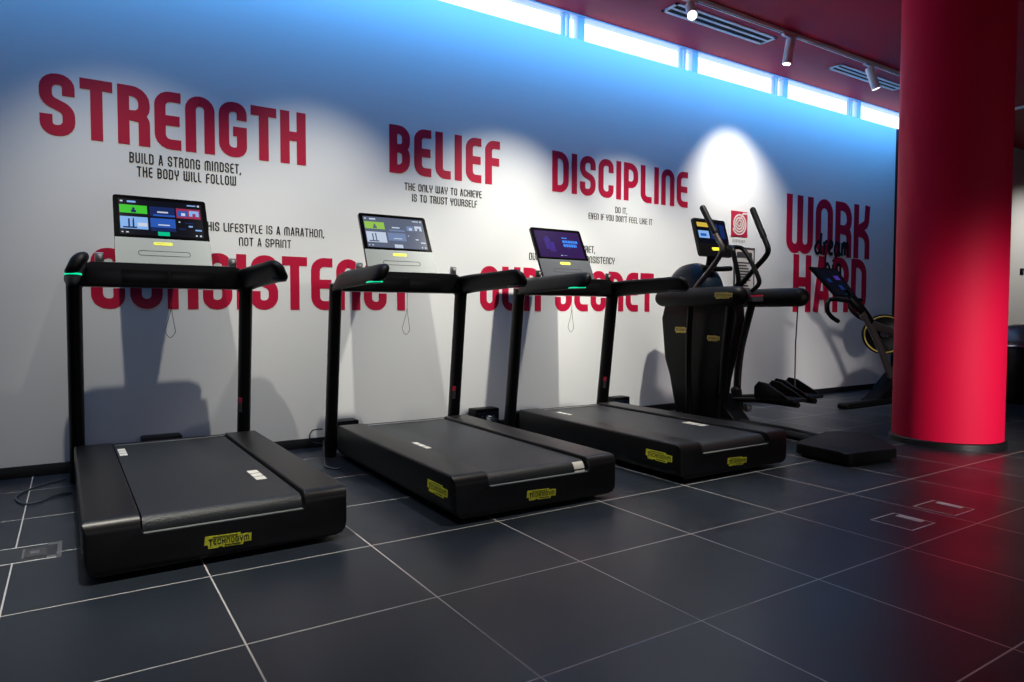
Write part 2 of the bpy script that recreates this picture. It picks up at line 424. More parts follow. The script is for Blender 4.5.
# hand-written "dream big" across WORK HARD
mb = MB()
def script(mb, strokes, x0, z0, s, t):
    for si, st in enumerate(strokes):
        pts = [Vector(p) for p in st]; sm = []
        for i in range(len(pts) - 1):       # Catmull-Rom
            p0 = pts[max(i - 1, 0)]; p1 = pts[i]; p2 = pts[i + 1]; p3 = pts[min(i + 2, len(pts) - 1)]
            for j in range(6):
                u = j / 6
                sm.append(0.5 * ((2 * p1) + (p2 - p0) * u + (2 * p0 - 5 * p1 + 4 * p2 - p3) * u * u + (3 * p1 - p0 - 3 * p2 + p3) * u ** 3))
        sm.append(pts[-1])
        stroke(mb, [(x0 + p.x * s[0], z0 + p.y * s[1]) for p in sm], False, t, lambda X, Z: (X, YW - .0025, Z), .0015 + .0003 * si, (0, -1, 0))
dr = [[(.55, .72), (.3, .8), (.08, .4), (.2, .02), (.45, .1), (.56, .6)], [(.62, 1.45), (.58, .9), (.56, .3), (.66, -.02)],
      [(.85, .85), (.9, .4), (.9, 0)], [(.9, .5), (1.05, .85), (1.22, .88)],
      [(1.35, .42), (1.6, .55), (1.66, .8), (1.5, .9), (1.33, .5), (1.42, .05), (1.7, .08)],
      [(2.25, .75), (2.05, .85), (1.88, .4), (2.0, -.1), (2.2, .1), (2.3, .6)], [(2.32, .9), (2.28, .4), (2.4, -.05)],
      [(2.6, .9), (2.6, .4), (2.58, -.05)], [(2.6, .5), (2.75, .88), (2.86, .75), (2.86, 0)], [(2.86, .5), (3.02, .88), (3.14, .7), (3.16, -.05)]]
script(mb, dr, 7.20, 1.645, (.212, .165), .040)
bg = [[(.1, 1.5), (.08, .8), (.08, 0)], [(.08, .5), (.3, .85), (.5, .45), (.3, .0), (.1, .1)], [(.8, .8), (.8, 0)], [(.8, 1.15), (.8, 1.02)],
      [(1.5, .75), (1.25, .85), (1.1, .4), (1.3, 0), (1.5, .3), (1.52, .8)], [(1.52, .8), (1.54, -.3), (1.35, -.6), (1.12, -.4)]]
script(mb, bg, 7.40, 1.40, (.212, .16), .034)
tag(mb.build('wall_script', M['blkink'], smooth=False), 'black handwritten words dream big written across the red WORK HARD', 'wall lettering')
# spiral logo square with caption
lg = thing('spiral_sign', 'small red square with a white spiral on the wall above the cross trainer', 'wall sign', (5.882, YW, 1.75))
MB().box(-.128, .128, -.004, 0, 0, .262).build('red_square', M['red'], lg, smooth=False)
mb = MB(); pts = []
for i in range(150):
    a = i / 149 * 3.6 * 2 * PI; r = .010 + .104 * i / 149
    pts.append((r * math.cos(-a + 1.2), .131 + r * math.sin(-a + 1.2)))
pts += [(.06, .243), (.126, .243)]
stroke(mb, pts, False, .0165, lambda X, Z: (X, -.004, Z), .002, (0, -1, 0))
mb.build('spiral', M['white'], lg, smooth=False)
mb = MB()
for i in range(8): mb.box(-.10 + i * .0255, -.084 + i * .0255, -.002, 0, -.062 + .006 * (i % 2), -.032)
mb.build('caption', M['gryink'], lg, smooth=False)
nb = thing('wall_notice', 'framed notice of printed rows on the wall below the spiral sign', 'notice', (5.96, YW, 1.17))
MB().box(-.15, .15, -.012, 0, 0, .46).build('sheet', M['paper'], nb, smooth=False)
mb = MB()
for a in ((-.16, -.15, 0, .47), (.15, .16, 0, .47), (-.16, .16, .46, .47), (-.16, .16, -.01, 0)): mb.box(a[0], a[1], -.018, 0, a[2], a[3])
mb.build('notice_frame', M['grey'], nb, smooth=False)
mb = MB()
for i in range(10): mb.box(-.12, .10 - .03 * (i % 3), -.0135, -.012, .03 + i * .030, .046 + i * .030)
mb.box(-.12, .12, -.0135, -.012, .36, .42)
mb.build('printed_rows', M['grey'], nb, smooth=False)
sw = thing('wall_switch', 'small black switch plate on the pale wall right of the column', 'switch', (12.72, YW, 1.58))
MB().box(-.06, .06, -.012, 0, 0, .10, .004).build('plate', M['black'], sw)
MB().box(-.025, .025, -.018, -.010, .02, .08, .003).build('rocker', M['grey'], sw)

# ------------------------------------------------------------------ stickers
LOGO = [(0, .30), (.02, 1), (.76, 1), (.77, .86), (1, .86), (.99, .2), (.83, .2), (.81, 0), (.38, 0), (.37, .08), (.30, .08), (.29, .0), (.08, .0), (.07, .30)]
def sticker(org, u, v, n, w, h, parent, face=None, name='logo_sticker'):
    """stepped sticker carrying the maker's lettering"""
    org, u, v, n = Vector(org), Vector(u).normalized(), Vector(v).normalized(), Vector(n).normalized()
    mb = MB(); mb.prism([(p[0] * w, p[1] * h) for p in LOGO], org, u, v, n, .0012)
    mb.mi = 1
    tf = lambda X, Z: org + u * X + v * Z + n * .0012
    hT = h * .44
    text(mb, 'T', hT * .75, hT * 1.22, lambda X, Z: tf(w * .085 + X, h * .22 + Z), .16, .1, .0006, n)
    text(mb, 'ECHNOGYM', w * .76, hT, lambda X, Z: tf(w * .185 + X, h * .30 + Z), .14, .16, .0006, n)
    stroke(mb, [(w * .17, h * .87), (w * .70, h * .87)], False, h * .05, tf, .0006, n)
    stroke(mb, [(w * .42, h * .14), (w * .76, h * .14)], False, h * .07, tf, .0006, n)
    return mb.build(name, [face or M['yellow'], M['blkink']], parent, smooth=False)

# ------------------------------------------------------------------ treadmills
def belt_profile(L):
    """(y,z) path of the belt surface, from the wall end to the front lip"""
    p = [(L - .005, .203), (.075, .203)]
    for i in range(1, 9):
        a = i / 8 * math.radians(82)
        p.append((.075 - .05 * math.sin(a), .153 + .05 * math.cos(a)))
    return p
def belt_at(s, L=1.613):
    """point + normal along the belt measured from the wall end"""
    P = belt_profile(L)
    for (a, b) in zip(P, P[1:]):
        d = math.dist(a, b)
        if s <= d or b is P[-1]:
            t = s / d; return (a[0] + (b[0] - a[0]) * t, a[1] + (b[1] - a[1]) * t)
        s -= d
W2, L = .469, 1.613
def treadmill(label, X, Y, th, screen, panel, marks, sides, pl, grp='treadmills along the back wall'):
    t = thing('treadmill', label, 'treadmill', (X + .009, Y, 0), th, grp)
    # --- chassis: U-shaped body extruded from the front apron to the motor end
    zb, zt = .016, .219
    ix = .292
    poly = [(-W2, zb), (W2, zb), (W2, zt), (ix, zt), (ix, .148), (-ix, .148), (-ix, zt), (-W2, zt)]
    poly = fillet(poly, [.078, .078, .012, .008, .022, .022, .008, .012], True, 5)
    mb = MB(); rings = []; rr = .048
    for k in range(8):
        a = k / 7 * PI / 2; y_ = rr * (1 - math.cos(a)); e = rr * (1 - math.sin(a))
        rings.append([mb.bm.verts.new((max(-W2 + e * .3, min(W2 - e * .3, p[0])), y_, max(zb + e * .25, min(zt - e, p[1])))) for p in poly])
    rings.append([mb.bm.verts.new((p[0], L, p[1])) for p in poly])
    for A, B in zip(rings, rings[1:]):
        for j in range(len(A)): mb.face([A[j], A[(j + 1) % len(A)], B[(j + 1) % len(A)], B[j]])
    mb.face(list(reversed(rings[0]))); mb.face(rings[-1])
    bmesh.ops.dissolve_degenerate(mb.bm, dist=1e-5, edges=mb.bm.edges)
    body = mb.build('chassis', M['deck'], t)
    MB().box(-.43, .43, L - .01, L + .15, .03, .19, .012).build('motor_cover', M['black'], t)
    for sx in (-1, 1):
        for yy in (.16, L - .2): MB().lathe([(.035, 0), (.038, .012), (.03, .025), (.03, .06)], (sx * .33, yy, 0), n=16).build('levelling_foot', M['rubber'], t)
    # --- belt
    P = belt_profile(L); mb = MB()
    poly = P + [(.03, .13), (L - .005, .13)]
    mb.prism(poly, (-.284, 0, 0), (0, 1, 0), (0, 0, 1), (1, 0, 0), .568)
    belt = mb.build('running_belt', M['belt'], t, ang=50)
    MB().box(-.283, .283, .004, .022, .1485, .1525, .001).build('belt_lip', M['silver'], t, label='thin silver lip under the belt front')
    MB().box(-.283, .283, L - .022, L - .004, .2035, .2075, .001).build('rear_trim', M['steel'], t, label='thin steel strip at the belt end')
    for x0, x1, s0, s1 in marks:
        mb = MB()
        n = 3; g = (s1 - s0) / n
        for i in range(n):
            a0 = s0 + g * i; a1 = a0 + g * .84
            k = 5
            pts = [belt_at(a0 + (a1 - a0) * j / k) for j in range(k + 1)]
            for (ya, za), (yb, zb_) in zip(pts, pts[1:]):
                d = Vector((0, -(za - zb_), (ya - yb))).normalized() * .0012
                v = [mb.bm.verts.new(q) for q in ((x0, ya + d.y, za + d.z), (x1, ya + d.y, za + d.z), (x1, yb + d.y, zb_ + d.z), (x0, yb + d.y, zb_ + d.z))]
                w = [mb.bm.verts.new((q.co.x, q.co.y - d.y * .8, q.co.z - d.z * .8)) for q in v]
                mb.face(v); mb.face(list(reversed(w)))
                for i2 in range(4): mb.face([v[i2], w[i2], w[(i2 + 1) % 4], v[(i2 + 1) % 4]])
        mb.build('belt_marking', M['white'], belt, smooth=False, label='pale striped sticker on the belt')
    # --- posts
    for sx in (-1, 1):
        px = pl if sx < 0 else .420
        path = [(px, 1.745, .0), (px, 1.72, .20), (px, 1.61, 1.05), (px, 1.60, 1.12)]
        po = MB().tube(path, [(.037, .058)] * 4, 20, side=(1, 0, 0)).build('upright_post', M['black'], t)
        if sx > 0:
            mb = MB(); mb.obox((px - .030, 1.655, .375), (.55, -.83, 0), (.83, .55, .1), (0, -.13, 1), .012, .002, .045)
            mb.mi = 1; mb.obox((px - .0305, 1.6515, .405), (.55, -.83, 0), (.83, .55, .1), (0, -.13, 1), .012, .0024, .016)
            mb.build('warning_label', [M['grey'], M['red']], po, smooth=False)
    # --- cross bar with inset displays
    bar = MB().prism(fillet([(-.445, 1.075), (.41, 1.075), (.41, 1.175), (.35, 1.207), (-.38, 1.207), (-.445, 1.175)], .02, True, 4),
               (0, 1.545, 0), (1, 0, 0), (0, 0, 1), (0, 1, 0), .12, .014, 3, True).build('cross_bar', M['gloss'], t)
    mb = MB(); mb.box(-.235, -.004, 1.5425, 1.546, 1.098, 1.172, .003).box(.004, .235, 1.5425, 1.546, 1.098, 1.172, .003)
    mb.build('inset_display', M['gloss'], bar)
    MB().box(-.35, .35, 1.556, 1.640, 1.2065, 1.2105, .0015).build('tray_rim', M['shadedpanel'] if panel is M['shadedpanel'] else M['silver'], bar)
    for sx, xx in ((-1, -.335), (1, .337)):
        mb = MB(); mb.obox((xx, 1.565, 1.232), (1, 0, 0), (0, 1, .2), (0, -.2, 1), .021, .013, .027, .006)
        mb.mi = 1; mb.obox((xx + .004, 1.5515, 1.237), (1, 0, 0), (0, 1, .2), (0, -.2, 1), .008, .0045, .010, .002)
        mb.build('toggle_switch', [M['steel'] if panel is not M['shadedpanel'] else M['grey'], M['white']], t)  # grey in place of steel on the shade-coloured console
    hx = {-1: pl + .450, 1: -.032}
    # --- handles: leaning capsule section running towards the runner, claw end
    for sx in (-1, 1):
        lean = .042
        def sec(y, zc, hh, rr, xs=0):
            # centre, half-height of the capsule, radius
            out = []
            for k in range(20):
                a = 2 * PI * k / 20
                ca, sa = math.cos(a), math.sin(a)
                zz = sa * rr + (hh if sa >= 0 else -hh)
                out.append((hx[sx] + sx * (.447 - xs - lean * (zz / .045) * .5 + ca * rr), y, zc + zz))
            return out
        stations = [(1.63, 1.085, .010, .030, .014), (1.60, 1.11, .020, .032, .014), (1.55, 1.133, .024, .035, .008), (1.42, 1.142, .024, .034), (1.2, 1.146, .022, .034), (1.0, 1.150, .020, .034),
                    (.90, 1.152, .020, .035), (.84, 1.152, .019, .033), (.81, 1.150, .015, .028), (.795, 1.147, .009, .019), (.79, 1.144, .002, .006)]
        mb = MB(); rings = [[mb.bm.verts.new(q) for q in sec(*s_)] for s_ in stations]
        for A, B in zip(rings, rings[1:]):
            for j in range(20): mb.face([A[j], A[(j + 1) % 20], B[(j + 1) % 20], B[j]])
        mb.face(rings[0]); mb.face(list(reversed(rings[-1])))
        hd = mb.build('handle', M['rubber'], t, ang=60)
        # foot of the claw and its light band
        fp = [(hx[sx] + sx * .462 + .030 * math.cos(2 * PI * k / 24), .90 + .085 * math.sin(2 * PI * k / 24)) for k in range(24)]
        MB().prism(fp, (0, 0, 1.099), (1, 0, 0), (0, 1, 0), (0, 0, 1), .03).build('claw_foot', M['rubber'], hd)
        path = [(hx[sx] + sx * .462 + .0315 * math.cos(2 * PI * k / 24), .90 + .087 * math.sin(2 * PI * k / 24), 1.106) for k in range(24)]
        if sx < 0:
            MB().tube(path, (.003, .0042), 8, closed=True).build('light_band', M['green'], hd, label='glowing green light band')
        else:
            MB().tube(path, (.003, .0042), 8, closed=True).build('light_band', M['grey'], hd, label='unlit grey light band')
    # --- console: slab leaning back, lower panel + upper screen
    b0 = Vector((-.012, 1.600, 1.207)); tp = Vector((-.012, 1.800, 1.612)); vz = (tp - b0); Hc = vz.length; vz.normalize()
    ux = Vector((1, 0, 0)); nn = ux.cross(vz)      # towards the runner
    con = MB().prism(fillet([(-.247, 0), (.247, 0), (.243, Hc), (-.243, Hc)], [.004, .004, .016, .016], True, 4), b0 - nn * .022, ux, vz, nn, .022, .003, 2).build('console', M['bezel'], t)
    pt = lambda x_, z_, o=0.0: b0 + ux * x_ + vz * z_ + nn * o
    hp = Hc * .375
    mb = MB(); mb.prism(fillet([(-.246, .003), (.246, .003), (.2445, hp), (-.2445, hp)], .004, True, 2), b0, ux, vz, nn, .0025)
    pn = mb.build('control_panel', panel, con, smooth=False)
    mb = MB(); rr = rrect(.265, .030, .015, .0, hp * .42, 6)
    stroke(mb, rr, True, .0034, lambda X_, Z_: pt(X_, Z_, .0025), .0008, nn)
    mb.build('tray_slot', M['blkink'], pn, smooth=False)
    mb = MB(); pill = rrect(.10, .022, .011, -.004, hp * .80, 6)
    mb.prism(pill, pt(0, 0, .0025), ux, vz, nn, .001)
    mb.mi = 1
    text(mb, 'TECHNOGYM', .064, .0075, lambda X_, Z_: pt(-.036 + X_, hp * .80 - .004 + Z_, .0035), .14, .2, .0004, nn)
    mb.build('logo_sticker', [M['yellow'], M['gold']], pn, smooth=False)
    # display with its picture
    keys = []; mb = MB()
    def rect(x0_, x1_, z0_, z1_, key, lay=1):
        if key not in keys: keys.append(key)
        mb.mi = keys.index(key)
        mb.prism([(x0_, z0_), (x1_, z0_), (x1_, z1_), (x0_, z1_)], pt(0, 0, .0004 * lay), ux, vz, nn, .0004)
    x0_, x1_ = -.217, .217; z0_, z1_ = hp + .020, Hc - .024
    wd, hh = x1_ - x0_, z1_ - z0_
    for (a, b_, c, d, key, lay) in screen:
        rect(x0_ + a * wd, x0_ + b_ * wd, z0_ + c * hh, z0_ + d * hh, key, lay)
    mb.build('display', [M[k] for k in keys], con, smooth=False, label='lit display')
    # --- stickers
    sticker((-.086, -.0013, .058), (1, 0, -.03), (0, 0, 1), (0, -1, 0), .168, .047, t)
    if sides:
        sticker((-W2 - .0013, .265, .103), (0, -1, 0), (0, 0, 1), (-1, 0, 0), .21, .055, t)
    # --- safety key cord
    pts = [(0.02, 1.62, 1.076), (.017, 1.615, .99), (.006, 1.61, .93), (-.012, 1.61, .87), (-.020, 1.61, .83), (.004, 1.61, .795), (.030, 1.61, .82), (.030, 1.61, .85), (.018, 1.61, .93), (.017, 1.61, .97)]
    MB().tube(smooth_path(pts), .0016, 6).build('safety_cord', M['cord'], t)
    return t
def smooth_path(pts, n=6):
    pts = [Vector(p) for p in pts]; sm = []
    for i in range(len(pts) - 1):
        p0 = pts[max(i - 1, 0)]; p1 = pts[i]; p2 = pts[i + 1]; p3 = pts[min(i + 2, len(pts) - 1)]
        for j in range(n):
            u = j / n
            sm.append(0.5 * ((2 * p1) + (p2 - p0) * u + (2 * p0 - 5 * p1 + 4 * p2 - p3) * u * u + (3 * p1 - p0 - 3 * p2 + p3) * u ** 3))
    sm.append(pts[-1]); return sm

def tiles(dark, green, sky, blue, navy, red, white, teal):
    s = [(0, 1, 0, 1, dark, 0), (.02, .05, .91, .95, white, 1), (.10, .20, .90, .95, sky, 1), (.82, .93, .92, .95, sky, 1), (.95, .975, .91, .96, white, 1),
         (.01, .33, .60, .83, green, 1), (.14, .20, .62, .69, navy, 2), (.155, .185, .69, .76, navy, 2),
         (.36, .66, .56, .83, navy, 1), (.45, .58, .66, .70, white, 2), (.40, .66, .56, .61, blue, 2),
         (.68, .98, .55, .83, red, 1), (.70, .82, .60, .76, blue, 2), (.84, .96, .62, .78, sky, 2), (.74, .79, .62, .70, white, 3), (.88, .92, .58, .70, red, 3),
         (.01, .33, .16, .50, sky, 1), (.04, .20, .18, .22, navy, 2), (.10, .12, .22, .44, navy, 2), (.15, .17, .22, .46, navy, 2), (.21, .32, .24, .34, white, 2),
         (.36, .66, .14, .50, blue, 1), (.36, .66, .14, .24, navy, 2), (.45, .59, .30, .33, white, 2),
         (.70, .72, .42, .45, white, 1), (.78, .88, .40, .43, navy, 1), (.82, .87, .30, .34, sky, 1), (.90, .98, .20, .24, sky, 1), (.70, .78, .22, .25, navy, 1),
         (.44, .58, .01, .12, teal, 1), (.02, .04, .05, .08, white, 1), (.07, .10, .05, .08, white, 1), (.90, .92, .04, .08, white, 1), (.95, .975, .04, .08, white, 1)]
    return s
scrA = tiles('s_dark', 's_green', 's_sky', 's_blue', 's_navy', 's_red', 's_white', 's_teal')
scrB = tiles('s_haze', 's_hazeg', 's_hazew', 's_hazeb', 's_haze', 's_haze', 's_hazew', 's_hazew')  # same picture tiles, reflected haze mixed into their colours
scrC = [(0, 1, 0, 1, 's_purple', 0), (.18, .30, .30, .72, 's_violet', 1), (.26, .38, .22, .58, 's_violet', 1), (.22, .27, .72, .80, 's_violet', 1),
        (.58, .70, .74, .78, 's_cyan', 1), (.58, .92, .57, .67, 's_cyan', 1), (.58, .88, .42, .53, 's_cyan', 1), (.66, .72, .34, .37, 's_violet', 1), (.46, .49, .07, .10, 's_white', 1), (.51, .60, .075, .095, 's_hazeb', 1)]
for k in range(5):    # letter gaps in the blue words
    scrC.append((.64 + k * .055, .647 + k * .055, .57, .67, 's_purple', 2)); scrC.append((.635 + k * .055, .642 + k * .055, .42, .53, 's_purple', 2))
treadmill('leftmost black treadmill, its screen full of colour picture tiles', .472, 2.712, .011, scrA, M['silver'],
          [(-.275, -.24, .12, .34), (.19, .235, 1.03, 1.24)], False, -.452)
treadmill('middle of the three black treadmills, silver console with a washed-out screen', 1.85, 2.613, -.011, scrB, M['silver'],
          [(-.278, -.235, .70, .91), (.215, .278, 1.56, 1.70)], True, -.474)
treadmill('third black treadmill, purple screen on a silver console coloured dark as in shade beside the cross trainer', 3.236, 2.595, -.009, scrC, M['shadedpanel'],
          [(-.278, -.215, .15, .32), (.195, .265, .99, 1.17)], True, -.480)

# ------------------------------------------------------------------ cross trainer
ct = thing('cross_trainer', 'black cross trainer with swinging arms between third treadmill and the bike', 'cross trainer', (4.6, 3.9, 0))
CT = Vector((4.6, 3.9, 0))
def cl(pts): return [Vector(p) - CT for p in pts]
def ctube(name, pts, r, m, n=14, parent=None, sm=True, rnd=False, label=None, side=None):
    P = smooth_path(cl(pts)) if sm else cl(pts)
    return MB().tube(P, r, n, round_ends=rnd, side=side).build(name, m, parent or ct, label=label)
# side casings (horizontal, rounded)
cas = []
for X_ in (4.285, 4.955):
    pth = [(X_, 4.22, 1.072), (X_, 4.05, 1.075), (X_, 3.6, 1.076), (X_, 3.44 if X_ < 4.5 else 3.37, 1.076)]
    o = MB().tube(cl(pth), [(.075, .070), (.078, .076), (.078, .079), (.076, .076)], 22, round_ends=True).build('arm_casing', M['rubber'], ct, ang=60)
    cas.append(o)
sticker(Vector((4.285 - .0785, 3.60, 1.056)) - CT, (0, -1, 0), (0, 0, 1), (-1, 0, 0), .17, .048, cas[0], M['gold'])
mb = MB(); mb.box(4.955 - .0815 - 4.6, 4.955 - .0765 - 4.6, 3.66 - 3.9, 3.80 - 3.9, 1.045, 1.085)
mb.mi = 1; mb.box(4.955 - .082 - 4.6, 4.955 - .076 - 4.6, 3.66 - 3.9, 3.80 - 3.9, 1.087, 1.10)
mb.build('warning_label', [M['grey'], M['red']], cas[1], smooth=False)
ctube('casing_bridge', [(4.285, 4.16, 1.06), (4.52, 4.18, 1.06), (4.955, 4.16, 1.06)], .035, M['black'], 14, sm=False)
# drive body (a tall tapering shell)
mb = MB(); rings = []
for z_, x0_, x1_, y0_, y1_ in ((.02, 4.47, 4.62, 3.78, 4.25), (.20, 4.45, 4.61, 3.76, 4.28), (.40, 4.44, 4.60, 3.72, 4.32), (.55, 4.44, 4.60, 3.68, 4.38), (.9, 4.44, 4.60, 3.60, 4.42), (1.06, 4.45, 4.61, 3.62, 4.38), (1.12, 4.48, 4.60, 3.68, 4.30)):
    q = rrect(x1_ - x0_, y1_ - y0_, .05, (x0_ + x1_) / 2 - 4.6, (y0_ + y1_) / 2 - 3.9, 5)
    rings.append([mb.bm.verts.new((p[0], p[1], z_)) for p in q])
for A, B in zip(rings, rings[1:]):
    k = len(A)
    for j in range(k): mb.face([A[j], A[(j + 1) % k], B[(j + 1) % k], B[j]])
mb.face(list(reversed(rings[0]))); mb.face(rings[-1])
bodyo = mb.build('drive_body', M['black'], ct, ang=45)
sticker(Vector((4.437, 4.23, .775)) - CT, (0, -1, 0), (0, 0, 1), (-1, 0, .02), .15, .05, bodyo, M['gold'])
sticker(Vector((4.437, 3.87, .715)) - CT, (0, -1, 0), (0, 0, 1), (-1, 0, 0), .13, .045, bodyo, M['gold'])
# flywheel dome
MB().lathe([(0, .16), (.12, .155), (.20, .13), (.255, .08), (.27, 0), (.255, -.08), (.20, -.13), (.12, -.155), (0, -.16)], Vector((4.60, 4.16, 1.115)) - CT, (1, 0, 0), 36).build('flywheel_housing', M['blue'], ct, ang=50)
# swinging arms
ctube('swing_arm', [(4.33, 3.83, 1.78), (4.335, 3.77, 1.68), (4.335, 3.70, 1.56), (4.335, 3.645, 1.47), (4.33, 3.66, 1.40), (4.33, 3.76, 1.29), (4.33, 3.89, 1.17), (4.33, 3.93, 1.10)], .021, M['frame'], 14, rnd=True)
ctube('swing_arm', [(4.92, 3.80, 1.815), (4.92, 3.75, 1.70), (4.91, 3.68, 1.57), (4.90, 3.635, 1.48), (4.90, 3.66, 1.42), (4.90, 3.76, 1.33), (4.90, 3.88, 1.22), (4.90, 3.97, 1.14)], .022, M['black'], 14, rnd=True)
for base in ([(4.33, 3.84, 1.80), (4.335, 3.765, 1.67), (4.335, 3.715, 1.59)], [(4.92, 3.81, 1.83), (4.92, 3.745, 1.69), (4.912, 3.69, 1.59)]):
    ctube('arm_grip', base, .0255, M['rubber'], 14, rnd=True)
# fixed handles
ctube('fixed_handle', [(4.46, 3.72, 1.12), (4.46, 3.60, 1.16), (4.46, 3.58, 1.22), (4.46, 3.62, 1.38), (4.47, 3.65, 1.46), (4.55, 3.75, 1.49), (4.68, 3.82, 1.50), (4.77, 3.80, 1.495), (4.78, 3.74, 1.42), (4.78, 3.65, 1.27), (4.78, 3.63, 1.19), (4.78, 3.70, 1.13)], .0185, M['black'], 14)
ctube('handle_bridge', [(4.45, 3.95, 1.33), (4.60, 3.93, 1.32), (4.78, 3.92, 1.33)], .022, M['black'], 12)
# console
ux = Vector((1, 0, 0)); vz = Vector((0, .28, 1)).normalized(); nn = ux.cross(vz)
o_ = Vector((4.615, 3.935, 1.43)) - CT
cons = MB().prism(rrect(.40, .335, .018, 0, .167), o_ - nn * .025, ux, vz, nn, .025, .003, 2).build('console', M['gloss'], ct)
keys = []; mb = MB()
for (a, b_, c, d, key, lay) in [(0, 1, 0, 1, 's_dark', 0), (.04, .42, .72, .92, 's_yellow', 1), (.12, .38, .60, .70, 's_dark', 1), (.04, .40, .22, .55, 's_sky', 1), (.1, .3, .3, .42, 's_blue', 2), (.46, .75, .55, .9, 's_navy', 1), (.46, .75, .2, .5, 's_navy', 1), (.60, .76, .05, .16, 's_teal', 1), (.80, .97, .25, .88, 's_navy', 1)]:
    if key not in keys: keys.append(key)
    mb.mi = keys.index(key)
    x0_, z0_ = -.18, .115
    mb.prism([(x0_ + a * .36, z0_ + c * .20), (x0_ + b_ * .36, z0_ + c * .20), (x0_ + b_ * .36, z0_ + d * .20), (x0_ + a * .36, z0_ + d * .20)], o_ + nn * (.0004 * lay), ux, vz, nn, .0004)
mb.build('display', [M[k] for k in keys], cons, smooth=False, label='lit display')
mb = MB(); mb.prism(rrect(.10, .03, .013, .01, .065), o_, ux, vz, nn, .001); mb.build('logo_sticker', M['yellow'], cons, smooth=False)
ctube('console_neck', [(4.60, 4.03, 1.10), (4.61, 4.01, 1.25), (4.615, 3.98, 1.42), (4.615, 4.00, 1.50)], [(.06, .035)] * 19, M['black'], 14, side=(1, 0, 0))
# pedal levers
lv = [ctube('pedal_lever', [(4.34, 3.56, 1.02), (4.37, 3.60, .85), (4.40, 3.65, .65), (4.43, 3.69, .45), (4.46, 3.72, .28)], [(.026, .036)] * 25, M['black'], 14, side=(1, 0, 0)),
      ctube('pedal_lever', [(4.90, 3.79, 1.02), (4.90, 3.84, .85), (4.89, 3.885, .65), (4.885, 3.91, .45), (4.88, 3.915, .24)], [(.026, .036)] * 25, M['black'], 14, side=(1, 0, 0))]
ctube('lever_joint', [(4.88, 3.925, .27), (4.88, 3.91, .18), (4.88, 3.90, .085)], [(.040, .052)] * 13, M['rubber'], 14, rnd=True, side=(1, 0, 0))
MB().lathe([(0, 0), (.034, .004), (.036, .03), (.03, .05), (0, .052)], Vector((4.92, 3.86, .12)) - CT, (1, -.35, 0), 20).build('roller', M['grey'], ct)
ctube('front_tube', [(4.335, 3.96, 1.02), (4.335, 3.975, .8), (4.36, 4.0, .5), (4.38, 4.01, .2), (4.39, 4.02, .06)], .024, M['black'], 12)
ctube('link_rod', [(4.93, 3.90, 1.02), (4.90, 3.90, .60)], .006, M['black'], 8, sm=False)
ctube('power_cord', [(4.955, 3.385, 1.01), (4.955, 3.40, .70), (4.955, 3.40, .30)], .0055, M['cord'], 8, sm=False)
# pedals: ribbed foot plates with raised kerbs on long arms
for X_, y0_, zz in ((4.74, 3.20, .25), (4.99, 3.22, .262)):
    pd = MB().box(X_ - .09 - 4.6, X_ + .09 - 4.6, y0_ - 3.9, y0_ + .36 - 3.9, zz, zz + .03, .010).build('pedal', M['rubber'], ct)
    for s in (-1, 1):
        pr = [(.02, zz + .02), (.36, zz + .02), (.36, zz + .10), (.32, zz + .145), (.24, zz + .135), (.08, zz + .055)]
        MB().prism([(p[0] + y0_ - 3.9, p[1]) for p in pr], (X_ - 4.6 + s * .085 - .008, 0, 0), (0, 1, 0), (0, 0, 1), (1, 0, 0), .016, .004, 2, True).build('pedal_kerb', M['gloss'], pd)
    MB().box(X_ - .075 - 4.6, X_ + .075 - 4.6, y0_ + .31 - 3.9, y0_ + .35 - 3.9, zz + .025, zz + .115, .012).build('toe_stop', M['gloss'], pd)
    ctube('pedal_arm', [(X_, y0_ + .02, zz - .022), (X_, y0_ + .40, zz - .022), (X_ - .07, 3.90, zz - .05)], [(.03, .022)] * 13, M['black'], 12, side=(1, 0, 0))
# base: long beam to the rear step plate
mb = MB()
for dx in (-.055, .055):
    mb.tube(cl([(4.55 + dx, 3.85, .05), (4.50 + dx, 3.2, .05), (4.40 + dx, 2.60, .045)]), (.045, .03), 14, side=(1, 0, 0))
mb.build('base_beam', M['black'], ct)
ctube('base_foot', [(4.30, 4.16, .045), (4.60, 4.16, .045), (4.95, 4.16, .045)], .042, M['black'], 14, sm=False, rnd=True)
MB().prism([(3.90 - 3.9, .05), (3.62 - 3.9, .06), (3.90 - 3.9, .34), (4.05 - 3.9, .34)], (-.10, 0, 0), (0, 1, 0), (0, 0, 1), (1, 0, 0), .20, .02, 3, True).build('lower_cowl', M['black'], ct)
plate = fillet([(3.885, 2.30), (4.33, 2.235), (4.70, 2.64), (4.58, 2.86), (3.93, 2.70)], [.05, .05, .06, .1, .06], True, 5)
MB().prism([(p[0] - 4.6, p[1] - 3.86) for p in plate], (.07, 0, .088), (1, 0, 0), (0, 1, 0), (0, 0, -1), .066, .014, 3).build('step_plate', M['rubber'], ct)
MB().prism([((p[0] - 4.28) * .9 - .32, (p[1] - 2.52) * .9 - 1.34) for p in plate], (.07, 0, 0), (1, 0, 0), (0, 1, 0), (0, 0, 1), .03).build('step_feet', M['black'], ct)

